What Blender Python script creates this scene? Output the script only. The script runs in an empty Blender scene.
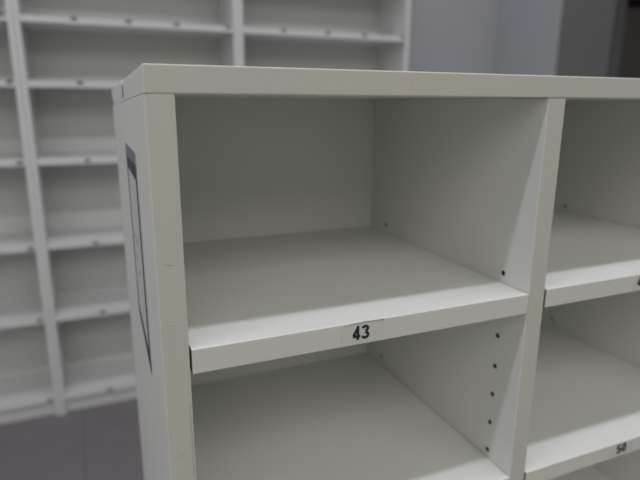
import bpy, bmesh, math, random
from mathutils import Vector, Matrix
random.seed(4)
SC = bpy.context.scene
COL = SC.collection

# ------------------------------------------------------------------ camera
F_PX = 550.5
cam_d = bpy.data.cameras.new('camera')
cam = bpy.data.objects.new('camera', cam_d)
COL.objects.link(cam)
cam_d.sensor_fit = 'HORIZONTAL'
cam_d.sensor_width = 36.0
cam_d.lens = 36.0 * F_PX / 640.0
cam_d.clip_start = 0.01
cam_d.clip_end = 50
CR = Vector((0.9203581, -0.39103856, 0.00546075))
CU = Vector((0.09054362, 0.22664816, 0.96975897))
CF = Vector((0.38045082, 0.89203109, -0.24400351))
CP = Vector((-0.03674528, -0.35843202, 1.27841052))
m = Matrix((CR, CU, -CF)).transposed().to_4x4()
m.translation = CP
cam.matrix_world = m
cam_d.dof.use_dof = True
cam_d.dof.focus_distance = 0.395
cam_d.dof.aperture_fstop = 5.6
SC.camera = cam

# ------------------------------------------------------------------ world, light, exposure
SC.view_settings.view_transform = 'Standard'
SC.view_settings.look = 'None'
SC.view_settings.gamma = 1
SC.view_settings.use_curve_mapping = False
SC.view_settings.exposure = 0.0
w = bpy.data.worlds.new('world')
SC.world = w
w.use_nodes = True
w.node_tree.nodes['Background'].inputs[0].default_value = (0.8, 0.85, 1.0, 1)
w.node_tree.nodes['Background'].inputs[1].default_value = 0.05

LAMP_Y, LAMP_Z = -0.38, 3.06


def area(name, loc, sx, sy, power, col, rot=(0, 0, 0)):
    d = bpy.data.lights.new(name, 'AREA')
    d.shape = 'RECTANGLE'
    d.size, d.size_y, d.energy, d.color = sx, sy, power, col
    o = bpy.data.objects.new(name, d)
    COL.objects.link(o)
    o.location = loc
    o.rotation_euler = rot
    return o


# the row of fluorescent tubes that runs along the room just above the unit
area('tube_row_light', (0.9, LAMP_Y, LAMP_Z), 6.4, 0.09, 44, (0.895, 0.90, 1.0))
area('rear_tube_row_light', (0.5, 1.25, LAMP_Z), 5.2, 0.09, 17, (0.90, 0.915, 1.0))
# the rows of louvred ceiling lamps further back in the room, behind the camera
area('ceiling_lamps_light', (0.3, -3.1, 3.04), 5.0, 3.0, 100, (0.985, 0.99, 0.905))


# ------------------------------------------------------------------ helpers
def mat(name, col, rough=0.5, noise=0.0, scale=60, stretch=(1, 1, 1), bump=0.0, spec=0.4, emit=None, metal=0.0):
    mt = bpy.data.materials.new(name)
    mt.use_nodes = True
    nt = mt.node_tree
    b = nt.nodes['Principled BSDF']
    b.inputs['Base Color'].default_value = (*col, 1)
    b.inputs['Roughness'].default_value = rough
    b.inputs['Specular IOR Level'].default_value = spec
    b.inputs['Metallic'].default_value = metal
    if noise or bump:
        tc = nt.nodes.new('ShaderNodeTexCoord')
        mp = nt.nodes.new('ShaderNodeMapping')
        mp.inputs['Scale'].default_value = stretch
        nz = nt.nodes.new('ShaderNodeTexNoise')
        nz.inputs['Scale'].default_value = scale
        nz.inputs['Detail'].default_value = 5
        nt.links.new(tc.outputs['Object'], mp.inputs[0])
        nt.links.new(mp.outputs[0], nz.inputs['Vector'])
        if noise:
            rp = nt.nodes.new('ShaderNodeMapRange')
            rp.inputs['To Min'].default_value = 1 - noise
            rp.inputs['To Max'].default_value = 1 + noise
            mx = nt.nodes.new('ShaderNodeVectorMath')
            mx.operation = 'SCALE'
            mx.inputs[0].default_value = col
            nt.links.new(nz.outputs['Fac'], rp.inputs['Value'])
            nt.links.new(rp.outputs[0], mx.inputs['Scale'])
            nt.links.new(mx.outputs[0], b.inputs['Base Color'])
        if bump:
            bp = nt.nodes.new('ShaderNodeBump')
            bp.inputs['Strength'].default_value = bump
            bp.inputs['Distance'].default_value = 0.0006
            nt.links.new(nz.outputs['Fac'], bp.inputs['Height'])
            nt.links.new(bp.outputs[0], b.inputs['Normal'])
    if emit:
        b.inputs['Emission Color'].default_value = (*emit[0], 1)
        b.inputs['Emission Strength'].default_value = emit[1]
    return mt


MELA = mat('white_melamine', (0.735, 0.735, 0.705), 0.52, 0.05, 320, (1, 1, 3.2), 0.22, 0.35)
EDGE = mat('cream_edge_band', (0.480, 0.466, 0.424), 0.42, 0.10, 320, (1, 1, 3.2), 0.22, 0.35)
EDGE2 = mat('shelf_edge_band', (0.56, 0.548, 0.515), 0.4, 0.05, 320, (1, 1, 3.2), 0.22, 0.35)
CHIP = mat('raw_particleboard', (0.20, 0.115, 0.06), 0.9, 0.35, 500)
BOOK = mat('white_bookcase_foil', (0.73, 0.725, 0.71), 0.55, 0.02, 40)
BOOKBACK = mat('bookcase_backing', (0.66, 0.665, 0.64), 0.6, 0.03, 20)
HOLE = mat('dark_hole', (0.008, 0.008, 0.008), 0.35)
STEEL = mat('pin_steel', (0.30, 0.29, 0.27), 0.35, metal=0.9)
INK = mat('black_ink', (0.012, 0.012, 0.014), 0.6)
STICK = mat('sticker_film', (0.54, 0.53, 0.50), 0.25, 0.03, 300)
CURL = mat('sticker_dark_edge', (0.30, 0.28, 0.26), 0.7)
PAPER = mat('notice_paper', (0.63, 0.632, 0.65), 0.45)
GREYINK = mat('notice_grey', (0.20, 0.20, 0.24), 0.5)
NAVY = mat('notice_dark_line', (0.03, 0.032, 0.06), 0.5)
SCUFF = mat('scuff_mark', (0.34, 0.32, 0.28), 0.8)
PIER = mat('pier_lit_face', (0.49, 0.50, 0.52), 0.8, 0.03, 3)  # pier's left face only: extra light from the left put into its colour
FLECK = mat('white_fleck', (0.95, 0.95, 0.95), 0.3)
WALL = mat('painted_wall', (0.42, 0.425, 0.445), 0.8, 0.03, 3)
WALLW = mat('painted_wall_white', (0.74, 0.74, 0.73), 0.85, 0.02, 3)
WALLG = mat('grey_painted_wall', (0.15, 0.15, 0.145), 0.8, 0.04, 3)
CEIL = mat('ceiling_paint', (0.75, 0.75, 0.74), 0.9, 0.01, 3)
FLOOR = mat('floor_vinyl', (0.215, 0.198, 0.207), 0.6, 0.10, 9, (1, 1, 1), 0.1, 0.3)
SEAM = mat('floor_seam', (0.13, 0.12, 0.13), 0.8)
DOOR = mat('brown_door', (0.15, 0.13, 0.115), 0.6, 0.1, 6)
FRAME = mat('door_steel_frame', (0.23, 0.24, 0.25), 0.5)
BLACK = mat('black_enamel', (0.012, 0.012, 0.012), 0.4)


class MB:
    """collects pieces of one mesh"""

    def __init__(s):
        s.bm = bmesh.new()

    def box(s, a, b, mi=0, cuts_x=None, warp=None, face_mats=None):
        xs = [a[0]] + (cuts_x or []) + [b[0]]
        ring = []
        for x in xs:
            ring.append([s.bm.verts.new((x, y, z)) for y, z in ((a[1], a[2]), (b[1], a[2]), (b[1], b[2]), (a[1], b[2]))])
        fs = [s.bm.faces.new(ring[0]), s.bm.faces.new(ring[-1][::-1])]
        for i in range(len(xs) - 1):
            for k in range(4):
                fs.append(s.bm.faces.new((ring[i][k], ring[i + 1][k], ring[i + 1][(k + 1) % 4], ring[i][(k + 1) % 4])))
        for f in fs:
            f.material_index = mi
        if face_mats:                      # (left end, right end)
            fs[0].material_index, fs[1].material_index = face_mats
        if warp:
            for r in ring:
                for v in r:
                    v.co = warp(v.co)
        return s

    def poly(s, pts, depth, mi=0):
        """pts: coplanar loop, depth: extrusion vector"""
        d = Vector(depth)
        a = [s.bm.verts.new(p) for p in pts]
        b = [s.bm.verts.new(Vector(p) + d) for p in pts]
        n = len(a)
        fs = [s.bm.faces.new(a), s.bm.faces.new(b[::-1])]
        for i in range(n):
            fs.append(s.bm.faces.new((a[i], b[i], b[(i + 1) % n], a[(i + 1) % n])))
        for f in fs:
            f.material_index = mi
        return s

    def cyl(s, c, axis, r, h, mi=0, n=20):
        """disc of radius r around c, extruded h along axis"""
        ax = Vector(axis).normalized()
        q = ax.to_track_quat('Z', 'Y')
        pts = [Vector(c) + q @ Vector((r * math.cos(t), r * math.sin(t), 0)) for t in [2 * math.pi * k / n for k in range(n)]]
        return s.poly(pts, ax * h, mi)

    def digits(s, txt, h, cx, y, cz, rot=0.0, sw=0.155, mi=1):
        """grotesque numerals of height h drawn as strokes on a plane facing -Y"""
        def arc(x, z, rx, rz, a0, a1, n=16):
            return [(x + rx * math.cos(math.radians(a0 + (a1 - a0) * k / n)), z + rz * math.sin(math.radians(a0 + (a1 - a0) * k / n))) for k in range(n + 1)]
        q = sw / 2
        G = {
            '4': [[(0.39, 0.0), (0.39, 1.0)], [(0.42, 1 - q * .6), (0.06, 0.31)], [(0.02, 0.27), (0.58, 0.27)]],
            '3': [arc(0.27, 0.745, 0.20, 0.255 - q, 165, -90), arc(0.27, 0.285, 0.225, 0.285 - q, 90, -165)],
            '5': [[(0.53, 1 - q), (0.14, 1 - q), (0.085, 0.50)], arc(0.28, 0.33, 0.22, 0.33 - q, 145, -160)],
            '0': [arc(0.29, 0.5, 0.29 - q, 0.5 - q, 0, 360, 28)],
            '9': [arc(0.28, 0.68, 0.205, 0.32 - q, 0, 360, 24), arc(0.28, 0.5, 0.21, 0.5 - q, 5, -155)],
        }
        adv = 0.66
        wid = adv * len(txt) - 0.08
        cs, sn = math.cos(rot), math.sin(rot)

        def P(a, b):
            a, b = (a - wid / 2) * h, (b - 0.5) * h
            return (cx + a * cs - b * sn, y, cz + a * sn + b * cs)
        lift = 0
        for i, ch in enumerate(txt):
            for st in G[ch]:
                pts = [(a + i * adv, b) for a, b in st]
                L, Rr = [], []
                for k, p in enumerate(pts):
                    a = Vector(pts[max(0, k - 1)])
                    b = Vector(pts[min(len(pts) - 1, k + 1)])
                    d = (b - a).normalized()
                    nrm = Vector((-d.y, d.x)) * q
                    L.append(P(*(Vector(p) + nrm)))
                    Rr.append(P(*(Vector(p) - nrm)))
                lift += 0.000012
                for k in range(len(pts) - 1):
                    s.poly([L[k], L[k + 1], Rr[k + 1], Rr[k]], (0, -0.00008 - lift, 0), mi)
        return s

    def build(s, name, mats, parent=None, bevel=0.0, seg=2):
        bmesh.ops.recalc_face_normals(s.bm, faces=s.bm.faces)
        me = bpy.data.meshes.new(name)
        s.bm.to_mesh(me)
        s.bm.free()
        for mt in (mats if isinstance(mats, (list, tuple)) else [mats]):
            me.materials.append(mt)
        o = bpy.data.objects.new(name, me)
        COL.objects.link(o)
        if parent:
            o.parent = parent
            base = parent
            off = Vector((0, 0, 0))
            while base:
                off += base.location
                base = base.parent
            o.location = -off            # pieces are modelled in room coordinates
        if bevel:
            bv = o.modifiers.new('edge_round', 'BEVEL')
            bv.width = bevel
            bv.segments = seg
            bv.limit_method = 'ANGLE'
            bv.harden_normals = False
        return o


def struct(name, mb, mt, parent=None, bevel=0):
    o = mb.build(name, mt, parent, bevel)
    if not parent:
        o['kind'] = 'structure'
    return o


def empty(name, loc, label, cat, group=None):
    o = bpy.data.objects.new(name, None)
    COL.objects.link(o)
    o.location = loc
    o.empty_display_size = 0.1
    o['label'] = label
    o['category'] = cat
    if group:
        o['group'] = group
    return o


def copy_tree(o, parent=None):
    c = o.copy()
    COL.objects.link(c)
    c.parent = parent
    for ch in [k for k in bpy.data.objects if k.parent == o]:
        copy_tree(ch, c)
    return c


# ------------------------------------------------------------------ the room
X0, X1, Y0, YW, ZC = -2.4, 5.2, -6.0, 2.25, 3.1
PX0, PX1, PY = 2.135, 2.49, 1.793
DY = 3.0
struct('floor', MB().box((X0 - .1, Y0 - .1, -0.1), (X1 + .1, DY + .1, 0)), FLOOR)
struct('ceiling', MB().box((X0 - .1, Y0 - .1, ZC), (X1 + .1, DY + .1, ZC + .1)), CEIL)
struct('wall_left', MB().box((X0 - .1, Y0, 0), (X0, YW, ZC)), WALLW)
struct('wall_right', MB().box((X1, Y0, 0), (X1 + .1, DY, ZC)), WALLG)
struct('wall_front', MB().box((X0 - .1, Y0 - .1, 0), (X1 + .1, Y0, ZC)), WALLW)
struct('wall_back', MB().box((X0 - .1, YW, 0), (PX0, YW + .1, ZC)), WALL)
struct('wall_pier', MB().box((PX0, PY, 0), (PX1, DY, ZC), 0), [WALLG, PIER])
pier = bpy.data.objects['wall_pier']
for p in pier.data.polygons:
    if p.normal.x < -0.5:
        p.material_index = 1
DX0, DX1, DZ = 4.006, 4.906, 2.02
mb = MB().box((PX1, DY, 0), (DX0 - .10, DY + .1, ZC)).box((DX1 + .06, DY, 0), (X1, DY + .1, ZC)).box((DX0 - .10, DY, DZ + .32), (DX1 + .06, DY + .1, ZC))
struct('wall_doorway', mb, WALLG)
door = MB().box((DX0, DY + .03, 0.004), (DX1, DY + .075, DZ + .3)).build('door_1', DOOR)
door['kind'] = 'structure'
mb = MB().box((DX0 - .10, DY - .02, 0), (DX0, DY + .1, DZ + .36)).box((DX1, DY - .02, 0), (DX1 + .06, DY + .1, DZ + .36)).box((DX0 - .1, DY - .02, DZ + .3), (DX1 + .06, DY + .1, DZ + .36))
mb.build('door_frame', FRAME, door, 0.004)
mb = MB().box((DX0 + .00, DY - .045, 2.038), (DX0 + .34, DY + .03, 2.078)).box((DX0 + .30, DY - .065, 2.04), (DX0 + .62, DY - .045, 2.06))
mb.build('door_closer', BLACK, door, 0.004)
MB().cyl((DX1 - .07, DY + .03, 1.02), (0, -1, 0), 0.011, 0.05).box((DX1 - .19, DY - .03, 1.01), (DX1 - .06, DY - .014, 1.03)).build('door_handle', STEEL, door, 0.002)
struct('trim_1', MB().box((-0.1365, Y0, 0.0), (-0.1340, 1.97, 0.0006)), SEAM)

# ceiling fitting that carries the tubes
lf = empty('ceiling_light', (0.9, LAMP_Y, ZC), 'long white fluorescent batten on the ceiling above the shelving', 'ceiling light')
MB().box((-2.3, LAMP_Y - .07, ZC - .03), (4.1, LAMP_Y + .07, ZC)).build('housing', WALLW, lf)
lf = empty('ceiling_light', (0.5, 1.25, ZC), 'long white fluorescent batten on the ceiling in front of the bookcases', 'ceiling light')
MB().box((-2.1, 1.18, ZC - .03), (3.1, 1.32, ZC)).build('housing', WALLW, lf)


# ------------------------------------------------------------------ bookcases along the back wall
YB, BD = 1.953, 0.28
BH = 2.02
TH = 0.019
SHELF_Z = [0.0855, 0.436, 0.736, 1.0625, 1.3465, 1.570, 1.80]      # top faces
ST = 0.0235
LABEL_Z = [0.0740, 0.4295, 0.7240, 1.0520, 1.3400, 1.5650, 1.79]


def bookcase(x0, x1, label, shelf_labels):
    t = empty('bookcase', ((x0 + x1) / 2, YB, 0), label, 'bookcase', 'white bookcases side by side along the back wall')
    gap = 0.0006
    a, b = x0 + gap, x1 - gap
    holes = None
    for (p, q) in ((a, a + TH), (b - TH, b)):
        sp = MB().box((p, YB, 0), (q, YB + BD, BH)).build('side_panel', BOOK, t, 0.0012)
        if p == a:
            # a pin hole in the left side just under the second shelf
            MB().cyl((q, YB + .038, 0.3600), (1, 0, 0), 0.0060, 0.0004, 0).build('pin_hole', HOLE, sp)
    MB().box((a + TH, YB + BD - .006, 0.0), (b - TH, YB + BD, BH - TH)).build('back_panel', BOOKBACK, t)
    MB().box((a + TH, YB, BH - TH), (b - TH, YB + BD, BH)).build('top_board', BOOK, t, 0.001)
    MB().box((a + TH, YB + .022, 0), (b - TH, YB + .038, SHELF_Z[0] - ST)).build('plinth', BOOK, t, 0.001)
    for i, z in enumerate(SHELF_Z):
        sh = MB().box((a + TH + .0008, YB + .003, z - ST), (b - TH - .0008, YB + BD - .007, z)).build('shelf', BOOK, t, 0.0015)
        for fx in shelf_labels:
            lx = x0 + fx * (x1 - x0)
            lz = LABEL_Z[i]
            mb = MB().box((lx - .013, YB + .0026, lz - .006), (lx + .013, YB + .003, lz + .006), 0)
            mb.box((lx - .0085, YB + .0022, lz - .0058), (lx - .0006, YB + .0027, lz + .0052), 1)
            mb.box((lx + .0006, YB + .0022, lz - .0046), (lx + .0085, YB + .0027, lz + .0064), 1)
            mb.build('number_label', [STICK, SCUFFD], sh)
    return t


SCUFFD = mat('faded_print', (0.03, 0.03, 0.032), 0.6)
LX = [0.243, 0.476, 0.696, 0.949]
BX = [-1.024, -0.222, 0.585, 1.391]
bookcase(BX[0], BX[1], 'white bookcase at the far left, mostly cut off by the picture edge', [0.243, 0.476, 0.696, 0.955])
bookcase(BX[1], BX[2], 'middle white bookcase, directly behind the left corner of the pigeonhole unit', LX)
bookcase(BX[2], BX[3], 'white bookcase standing next to the bare blue-grey wall, seen over the pigeonhole unit', [0.243, 0.491, 0.715, 0.955])

# ------------------------------------------------------------------ the pigeonhole unit
S = 0.7
H = 1.3
D = 0.4309 * S
PL = 0.02595 * S                      # left panel thickness
A1 = 0.45967 * S                      # divider left face
A2 = 0.48672 * S                      # divider right face
A3 = 0.93066 * S                      # right panel inner face
A4 = A3 + 0.0185
TT = 0.0250 * S                       # top board thickness
ZTOP = H - TT
unit = empty('pigeonhole_unit', (A2, D / 2, 0), 'white melamine pigeonhole unit with numbered shelves standing in the foreground', 'shelving unit')
DROP = 0.0080


def warp(v):
    """the rear left corner of the unit has settled a little"""
    k = max(0.0, 1 - v.x / 0.04) * max(0.0, v.y / D)
    t = min(1.0, max(0.0, (v.z - 0.9) / 0.35))
    return Vector((v.x, v.y, v.z - DROP * k * t))


YN = 0.228
tm = MB().box((0, 0, ZTOP), (A4, YN, H), cuts_x=[0.02, 0.04, 0.12], warp=warp)
tm.box((PL + .0003, YN, ZTOP), (A4, D + .058, H), cuts_x=[0.02, 0.04, 0.12], warp=warp)
top = tm.build('top_board', [MELA, EDGE], unit, 0.0009)
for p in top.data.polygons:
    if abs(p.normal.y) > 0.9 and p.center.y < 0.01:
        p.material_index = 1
rr = 0.0026
prof = [(rr - rr * math.sin(math.radians(t)), 0.0003 + rr - rr * math.cos(math.radians(t)), 0) for t in (0, 18, 36, 54, 72, 90)]
prof = prof + [(0, YN, 0), (0, D + .058, 0), (PL, D + .058, 0), (PL, 0.0003, 0)]
left = MB().poly(prof, (0, 0, ZTOP - .0001))
for v in left.bm.verts:
    v.co = warp(v.co)
left.box((0, YN + .0004, ZTOP - .0001), (PL, D + .058, H - .0008), warp=warp)
lv = left.build('side_panel', MELA, unit, 0.0006, 2)
div = MB().box((A1, 0.0005, 0.0), (A2, D, ZTOP - .0004)).build('divider', MELA, unit, 0.0008)
right = MB().box((A3, 0.0003, 0.0), (A4, D + .058, ZTOP - .0004)).build('side_panel', MELA, unit, 0.0012)
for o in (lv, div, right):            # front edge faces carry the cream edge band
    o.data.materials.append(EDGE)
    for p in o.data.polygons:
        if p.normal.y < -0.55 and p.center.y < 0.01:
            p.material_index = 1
MB().box((PL + .0002, D + .0004, 0.06), (A3 - .0002, D + .0055, ZTOP - .0006)).build('back_panel', MELA, unit)
MB().box((PL + .0004, 0.02, 0), (A3 - .0004, 0.036, 0.068)).build('plinth', MELA, unit)

# cam-lock holes in the side near the top rear corner
mb = MB().box((-0.0004, 0.1735, H - .0195), (0.0004, 0.1785, H - .0085), 0)
mb.box((-0.0005, 0.1735, H - .0085), (0.0003, 0.181, H - .0045), 1)
mb.build('fixing_slot', [HOLE, FLECK], lv)
MB().cyl((0.0003, 0.347, H - .0235), (-1, 0, 0), 0.0036, 0.0008).build('fixing_hole', HOLE, lv)
# small chips and scuffs on the left panel
for (y, z, r) in ((0.034, -0.3492, .0011), (0.025, -0.3891, .0009), (0.028, -0.4333, .0010), (0.0366, -0.2598, .0009), (0.05, -0.52, .0008)):
    MB().cyl((0.0002, y, H + z * S), (-1, 0, 0), r, 0.0003, 0, 7).build('paint_chip', FLECK, lv)
for (xa, za, xb, zb, wd) in ((0.0074, -0.3870, 0.0175, -0.3845, .0006), (0.0053, -0.2410, 0.0140, -0.2440, .0004), (0.006, -0.180, 0.016, -0.182, .0003)):
    pts = [(xa * S, 0.0003, H + za * S), (xb * S, 0.0003, H + zb * S), (xb * S, 0.0003, H + zb * S + wd), (xa * S, 0.0003, H + za * S + wd * .4)]
    MB().poly(pts, (0, -0.00012, 0)).build('scratch', SCUFF, lv)
mb = MB()
for k in range(14):                    # worn dark line along the inner front edge
    z = H - 0.232 - k * 0.0042
    mb.box((PL - .0020 + random.uniform(-.0002, .0002), 0.00018, z - random.uniform(.0032, .0042)), (PL - .0015 + random.uniform(0, .0003), 0.0004, z))
mb.build('edge_wear', SCUFF, lv)


PITCH = 0.032
Z43 = -0.27014 * S + H
zs_pins = []
z = H - 0.3486 * S
zs_pins = [H + v * S for v in (-0.2565, -0.3486, -0.3953, -0.4396, -0.4851, -0.5305)]
zz = zs_pins[-1]
while zz > 0.15:
    zz -= PITCH
    zs_pins.append(zz)
back_pins = [H - .2549 * S, H - .5261 * S, H - .80 * S, H - 1.07 * S, H - 1.34 * S]
mbp = None
for (panel, xf, nx) in ((div, A1, -1), (right, A3, -1)):
    zlist = zs_pins if panel is div else zs_pins
    proto = None
    for (y, z) in [(0.0350, z) for z in zlist] + [(0.2600 if panel is div else 0.2745, z) for z in back_pins]:
        if proto is None:
            proto = MB().cyl((0, 0, 0), (nx, 0, 0), 0.0025, 0.00025, 0, 18).build('pin_hole', HOLE, None)
            o = proto
        else:
            o = proto.copy()
            COL.objects.link(o)
        o.parent = panel
        # panels sit at -unit.location inside the unit, so room coordinates apply here
        o.location = Vector((xf, y, z))

# shelves: (left, right, z_top, thickness, number or None)
GAP = 0.0010


def shelf(xa, xb, z, th, ga, gb):
    o = MB().box((xa + ga, -0.0004, z - th), (xb - gb, D - .0004, z), face_mats=(1, 1)).build('shelf', [MELA, CHIP, EDGE2], unit, 0.0008)
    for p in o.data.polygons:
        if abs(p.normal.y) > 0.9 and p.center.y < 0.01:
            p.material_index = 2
    return o


def number_label(sh, xc, zc, wd, ht, txt, size, dx=0.0, dz=0.0, rot=0.0, sw=0.155, curl=False, r=0.0):
    y = -0.0004
    mb = MB()
    x0, x1, z0, z1 = xc - wd / 2, xc + wd / 2, zc - ht / 2, zc + ht / 2
    if r:
        pts = []
        for (cx, cz, a0) in ((x1 - r, z1 - r, 0), (x0 + r, z1 - r, 90), (x0 + r, z0 + r, 180), (x1 - r, z0 + r, 270)):
            for k in range(6):
                a = math.radians(a0 + k * 18)
                pts.append((cx + r * math.cos(a), y, cz + r * math.sin(a)))
        mb.poly(pts, (0, -.00018, 0), 0)
    else:
        mb.box((x0, y - .00018, z0), (x1, y, z1), 0)
    if curl:                           # lifted top edge, drawn as a darker line
        mb.poly([(x0 + .0008, y - .0003, z1 - .0016), (x0 + wd * .28, y - .0003, z1 + .0004), (x0 + wd * .55, y - .0003, z1 + .0007), (x1, y - .0003, z1 + .0002), (x1, y - .0003, z1 - .0007), (x0 + wd * .5, y - .0003, z1 - .0001), (x0 + wd * .28, y - .0003, z1 - .0004)], (0, .0003, 0), 2)
    mb.digits(txt, size, xc + dx, y - .00018, zc + dz, rot, sw)
    return mb.build('number_label', [STICK, INK, CURL], sh)


T1 = 0.0272 * S
T2 = 0.0258 * S
rowsL = [-0.27014, -0.5432, -0.815, -1.087, -1.359, -1.625]
rowsR = [-0.26745, -0.5440, -0.815, -1.087, -1.359, -1.625]
for i in range(6):
    zl, zr = H + rowsL[i] * S, H + rowsR[i] * S
    a = shelf(PL, A1, zl, T1, .0012, .0003)
    b = shelf(A2, A3, zr, T2, .0010, .0003)
    if i == 0:
        number_label(a, 0.2188 * S, zl - T1 * .50, 0.0535 * S, T1 * .93, '43', 0.0119, -0.0017, 0.0007, 0, 0.195, True)
        number_label(b, 0.6530 * S + .021, zr - T2 * .47, 0.042, T2 * .90, '49', 0.0115, -0.0095, 0.0011, 0, 0.165, False, 0.004)
    elif i == 1:
        number_label(b, 0.6815 * S, zr - T2 * .47, 0.036, T2 * .84, '50', 0.0118, 0, 0.0008, 0.05, 0.23, False, 0.003)


# ------------------------------------------------------------------ notice taped to the left side
nt = empty('notice_sheet', (0, 0.2 * S, H - 0.2 * S), 'narrow printed notice with a dark border stuck on the left end of the pigeonhole unit', 'notice')


def side(y, z):
    return (-0.0003, y * S, H + z * S)


TLc, TRc, BRc, BLc = (0.2656, -0.0845), (0.1315, -0.0870), (0.1270, -0.3540), (0.2540, -0.3160)
MB().poly([side(*TLc), side(*TRc), side(*BRc), side(*BLc)], (-0.0003, 0, 0)).build('paper', PAPER, nt)
OUT = (-0.0002, 0, 0)


def side2(y, z):
    return (-0.0006, y * S, H + z * S)


MB().poly([side2(0.2656, -0.0845), side2(0.1315, -0.0870), side2(0.1315, -0.1010), side2(0.2640, -0.1000)], OUT).build('header_band', GREYINK, nt)
mb = MB()
mb.poly([side2(0.2640, -0.1000), side2(0.1315, -0.1010), side2(0.1312, -0.1200), side2(0.2625, -0.1145)], OUT)
mb.poly([side2(0.1440, -0.1185), side2(0.1312, -0.1200), side2(0.1270, -0.3540), side2(0.1405, -0.3400)], OUT)
mb.poly([side2(0.2625, -0.1145), side2(0.2515, -0.1145), side2(0.2440, -0.3100), side2(0.2540, -0.3160)], OUT)
mb.poly([side2(0.2540, -0.3160), side2(0.2500, -0.3030), side2(0.1355, -0.3290), side2(0.1270, -0.3540)], OUT)
mb.build('border', NAVY, nt)
mb = MB()
for (y, z) in ((0.223, -0.1967), (0.205, -0.2010), (0.192, -0.2002), (0.215, -0.2240), (0.180, -0.2350), (0.200, -0.245)):
    mb.poly([side2(y, z), side2(y - .006, z - .002), side2(y - .004, z - .006)], OUT)
mb.build('printed_marks', GREYINK, nt)
